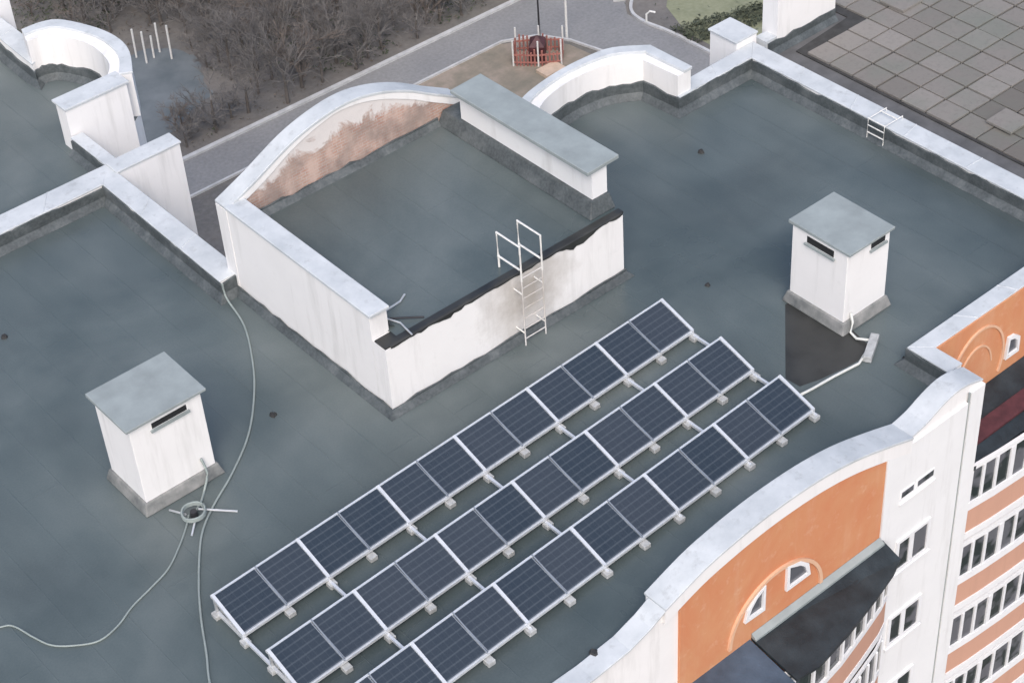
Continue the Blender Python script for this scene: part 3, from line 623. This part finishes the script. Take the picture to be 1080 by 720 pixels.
inn = smooth_line([(39.85, 87.3), (40.7, 88.4), (41.05, 90.0), (40.95, 91.7), (40.1, 93.6), (39.3, 94.15), (38.55, 94.2)], 4); out = smooth_line([(41.1, 86.6), (42.1, 88.5), (42.45, 90.2), (42.2, 92.2), (41.2, 94.6), (40.2, 95.3), (38.9, 95.4)], 4)
par.ribbon(inn, out, 0, 2.85); cop.ribbon([tuple(Vector(a)*.5+Vector(b)*.5) for a, b in zip(inn, out)], [tuple(Vector(b)+(Vector(b)-Vector(a))*.05) for a, b in zip(inn, out)], 2.85, 3.01)
flashing(fl, inn+[(38.5, 94.1), (38.9, 110)], 1, .9)
wall_seg([(38.5, 94.1), (38.9, 110)], [(39.7, 94.6), (39.9, 110)], 1.4, ff=False)
sw_ = MB().box(36.5, 40.9, 101, 103, -60, 11).build('stair_wall', 'white_render', B3); MB().box(36.4, 41, 100.9, 103.1, 11, 11.15).build('coping', 'coping_paint', sw_)
pobj = par.build('parapet', 'white_render', B3); cop.build('coping', 'coping_paint', pobj, bevel=.025); fl.build('flashing', 'bitumen_flashing', pobj)

# ---------------------------------------------------------------- right neighbour with paved roof
B4 = thing('apartment_building', (88, 60, GZ), 'neighbouring block at upper right with a roof of worn concrete pavers', 'building')
f4 = [(70.25, 41.6), (125, 41.6), (125, 70), (76.6, 70), (76.6, 65.1), (70.25, 65.1)]
MB().prism(f4, GZ, .1).build('outer_wall', 'white_facade', B4)
MB().prism(f4, .1, .12).build('roof', 'neighbour_tar', B4)
MB().box(71.6, 76.62, 65.12, 66.3, -60, 5.2).build('stair_wall', 'white_render', B4)
MB().box(70.7, 71.6, 65.12, 66.0, -60, 1.1).build('parapet', 'coping_paint', B4)
fq = MB(); flashing(fq, [(70.8, 65.1), (76.6, 65.1)], -1, .75, .05, .1, .3, .12); fq.build('flashing', 'bitumen_flashing', B4)
MB().prism([(72.3, 42), (124, 42), (124, 69.5), (77.2, 69.5), (77.2, 64.6), (72.3, 64.2)], .12, .2).build('bedding', 'paver_bedding', B4)
random.seed(5); pv = MB(); tints = []
nx, ny = 1.78, 1.78
for i in range(29):
    for j in range(15):
        x0 = 72.42+i*nx; y0 = 42.2+j*ny
        if x0 < 77.2 and y0+ny > 64.6: continue
        low = y0+ny < 53.3 or (x0 > 82 and y0 > 60)
        if low and random.random() < .12: continue
        g = .06 if not low else .045
        dz = random.uniform(0, .03)+(0 if not low else -.06)
        a = random.uniform(-.03, .03) if not low else random.uniform(-.05, .05)
        jx = random.uniform(-.015, .015); jy = random.uniform(-.015, .015)
        n0 = len(pv.f); pv.hexa([(x0+g+jx, y0+g+jy, .18), (x0+nx-g+jx, y0+g+jy, .18), (x0+nx-g+jx, y0+ny-g+jy, .18), (x0+g+jx, y0+ny-g+jy, .18),
            (x0+g+jx, y0+g+jy, .32+dz), (x0+nx-g+jx, y0+g+jy, .32+dz+a), (x0+nx-g+jx, y0+ny-g+jy, .32+dz+a), (x0+g+jx, y0+ny-g+jy, .32+dz)])
        t = random.uniform(.35, 1) if not low else random.uniform(0, .55); tints += [t]*(len(pv.f)-n0)
# a few slabs laid on top of the others
for (a, b, c, d) in ((73.9, 49.9, 75.6, 51.6), (75.0, 47.6, 76.7, 49.3), (79.6, 62.4, 81.4, 64.2)):
    pv.box(a, c, b, d, .36, .52); tints += [.8]*6
po = pv.build('pavers', 'paver_concrete', B4, bevel=.02)
at = po.data.attributes.new('tint', 'FLOAT', 'FACE')
for i, t in enumerate(tints): at.data[i].value = t

# ---------------------------------------------------------------- things down on the street side
def bare_tree(h, seed, twig, n_limb=9, spread=.55):
    rnd = random.Random(seed); root = bpy.data.objects.new('bare_tree', None); COL.objects.link(root)
    tk = MB(); cr = MB(); tk.tube([(0, 0, 0), (.1, .05, h*.3), (.0, .1, h*.55)], [.22, .16, .09], 6)
    def grow(p, d, ln, r, lev):
        q = p+d*ln
        u = d.cross(Vector((rnd.uniform(-1, 1), rnd.uniform(-1, 1), rnd.uniform(-1, 1)))).normalized()*r; v = d.cross(u).normalized()*r
        cr.add([p+u, p-u*.5+v*.87, p-u*.5-v*.87, q], [(0, 1, 3), (1, 2, 3), (2, 0, 3)])
        if lev == 0: return
        for _ in range(4 if lev > 1 else 6):
            t = rnd.uniform(.3, 1); nd = (d+Vector((rnd.gauss(0, .5), rnd.gauss(0, .5), rnd.gauss(.08, .4)))).normalized()
            grow(p+d*ln*t, nd, ln*rnd.uniform(.45, .75), r*.62, lev-1)
    for i in range(n_limb):
        a = 6.283*i/n_limb+rnd.uniform(-.4, .4); z = h*rnd.uniform(.06, .5); d = Vector((math.cos(a)*spread, math.sin(a)*spread, rnd.uniform(.5, 1.2))).normalized()
        grow(Vector((0, 0, z)), d, h*rnd.uniform(.3, .5), .085, 3)
    tk.build('trunk', 'bark_grey', root); cr.build('crown', twig, root); return root
pr_ = [bare_tree(8, 1, 'twig_grey'), bare_tree(6.5, 2, 'twig_grey', 8, .8), bare_tree(7, 3, 'twig_brown', 8, .7), bare_tree(5, 4, 'twig_grey', 8, 1.0)]
used = [False]*4
spots = []
rnd = random.Random(21)
for gx in range(17):
    for gy in range(15):
        x = 88+gx*3.3+rnd.uniform(-1.6, 1.6); y = 164+gy*3.4+rnd.uniform(-1.5, 1.5)
        if x < 94.5 and 166 < y < 188: continue
        if x < 92 and y < 192 and y > 166: continue
        if x+y > 322 or y > 208: continue
        if rnd.random() < .06: continue
        spots.append((x, y, rnd.choice([0, 0, 1, 1, 2, 3]), rnd.uniform(.8, 1.15)))
for x, y in ((86.5, 163.9), (89.5, 165.2), (83.6, 165.0), (84.8, 166.4), (82.5, 163.8)): spots.append((x, y, 3, .75))
for q in range(26): spots.append((rnd.uniform(84, 106), rnd.uniform(192, 212), 2, rnd.uniform(.5, .9)))
spots += [(84.6, 168.2, 2, .5), (83.2, 166.9, 2, .55), (94.0, 172.0, 3, .7), (93.6, 176.5, 3, .6), (94.4, 181.0, 1, .6)]
for x, y, kx, s in spots:
    if not used[kx]: o = pr_[kx]; used[kx] = True
    else: o = copy_tree(pr_[kx])
    o.location = (x*S, y*S, GZ*S); o.rotation_euler = (0, 0, rnd.uniform(0, 6.28)); o.scale = (s, s, s*rnd.uniform(.85, 1.1))
    brown = kx == 2
    tag(o, 'leafless brownish tree among the grey thicket beyond the road' if brown else 'leafless grey tree in the thicket beyond the road', 'tree', 'brown bare trees beyond the road' if brown else 'grey bare trees beyond the road')
# ground litter and low brush
random.seed(3)
def scatter(name, mat, n, region, size, hgt):
    m = MB(); vs = []; fs = []
    c = 0
    while c < n:
        x, y = random.uniform(*region[:2]), random.uniform(*region[2:4])
        if not region[4](x, y): continue
        c += 1; z = GZ+random.uniform(.0, hgt); a = random.uniform(0, 6.28); s = size*random.uniform(.5, 1.4); b = len(vs)
        dx, dy = math.cos(a)*s, math.sin(a)*s
        vs += [(x-dx, y-dy, z), (x+dx, y+dy, z+random.uniform(0, s)), (x-dy*.5, y+dx*.5, z+random.uniform(.2, 1)*s)]; fs.append((b, b+1, b+2))
    m.v = vs; m.f = fs; tag(m.build(name, mat), kind='stuff'); return
scatter('undergrowth', 'dry_leaf', 9000, (70, 150, 163, 225, lambda x, y: not (x < 93.5 and 166 < y < 187)), .2, .3)
scatter('low_shrubbery', 'dark_leaf', 7000, (70, 150, 163, 225, lambda x, y: math.sin(x*.31)+math.cos(y*.27+x*.1) > .2 and not (x < 93.5 and 166 < y < 187)), .28, .9)
scatter('verge_grass', 'dark_leaf', 3000, (137.8, 165, 130, 152, lambda x, y: (abs((y-139.5)+(x-141)*.3) < 2.2) or random.random() < .006), .28, .7)
# white posts of the drying frame
pf = None
for i, (x, y, hh) in enumerate([(88.7, 184.6, 3.9), (88.9, 182.6, 4.3), (91.4, 183.6, 4.0), (91.6, 181.2, 4.6), (90.2, 183.0, 3.0)]):
    t = tag(MB().tube([(x, y, GZ), (x+.05, y, GZ+hh*.6), (x+.1, y, GZ+hh)], .13, 6).build('post', 'white_metal'), 'pale upright post of the clothes drying frame beside the blue grey asphalt', 'post', 'pale posts beyond the left building')
# red play pavilion
PL = thing('play_enclosure', (122.6, 150.0, GZ), 'faded red fenced play enclosure with white posts beside the road bend', 'play structure')
for x, y in ((119.6, 150.2), (121.8, 152.3), (124.0, 150.6), (126.0, 148.6), (121.6, 148.0), (123.8, 146.4)):
    MB().tube([(x, y, GZ), (x, y, GZ+3.4)], .11, 6).build('post', 'white_metal', PL)
ring_ = [(119.6, 150.2), (121.8, 152.3), (124.0, 150.6), (126.0, 148.6), (123.8, 146.4), (121.6, 148.0), (119.6, 150.2)]
for a, b in zip(ring_[:-1], ring_[1:]):
    rp = MB(); a = Vector(a); b = Vector(b); n_ = int((b-a).length/.42)
    for q in range(1, n_):
        p = a.lerp(b, q/n_); hh = random.uniform(1.6, 2.5); rp.bar((p.x-.1, p.y, GZ+hh/2), (p.x+.1, p.y, GZ+hh/2), .1, hh)
    for z in (.5, 1.5): rp.bar((*a, GZ+z), (*b, GZ+z), .08, .2)
    rp.build('railing', 'red_paint', PL)
MB().add([(121.2, 149.2, GZ), (122.9, 150.9, GZ), (124.2, 149.6, GZ), (122.5, 147.9, GZ), (121.2, 149.2, GZ+2.2), (122.9, 150.9, GZ+2.2), (124.2, 149.6, GZ+2.2), (122.5, 147.9, GZ+2.2), (122.7, 149.4, GZ+3.2)], [(0, 1, 5, 4), (1, 2, 6, 5), (2, 3, 7, 6), (3, 0, 4, 7), (4, 5, 8), (5, 6, 8), (6, 7, 8), (7, 4, 8)]).build('kiosk', 'maroon_sheet', PL)
MB().box(120.5, 123.4, 145.2, 147.2, GZ, GZ+.4).build('bench', 'tan_cloth', PL)
# lamp posts
def lamp(x, y, h, mat, label, r=.12, ang=0):
    T = thing('street_lamp', (x, y, GZ), label, 'street lamp')
    MB().tube([(x, y, GZ), (x, y, GZ+h*.5), (x, y, GZ+h)], [r*1.3, r, r*.7], 8).build('pole', mat, T)
    c, s = math.cos(ang), math.sin(ang)
    MB().tube([(x, y, GZ+h-.05), (x+.8*c, y+.8*s, GZ+h+.5), (x+1.8*c, y+1.8*s, GZ+h+.6)], r*.5, 6).build('arm', mat, T)
    MB().bar((x+1.6*c, y+1.6*s, GZ+h+.55), (x+2.8*c, y+2.8*s, GZ+h+.6), .5, .22).build('lamp_head', 'galvanised_steel', T)
lamp(125.2, 151.9, 12, 'dark_steel', 'dark thin street lamp pole standing behind the red enclosure', .10, 1.2)
lamp(128.2, 150.4, 12, 'white_metal', 'pale street lamp pole to the right of the dark one', .14, .8)
hk = thing('gate_post', (137.1, 145.9, GZ), 'short pale post with a hooked top at the kerb bend', 'post')
MB().tube([(137.1, 145.9, GZ), (137.1, 145.9, GZ+1.3), (137.4, 145.6, GZ+1.7), (137.9, 145.2, GZ+1.5)], .13, 6).build('pole', 'white_metal', hk)
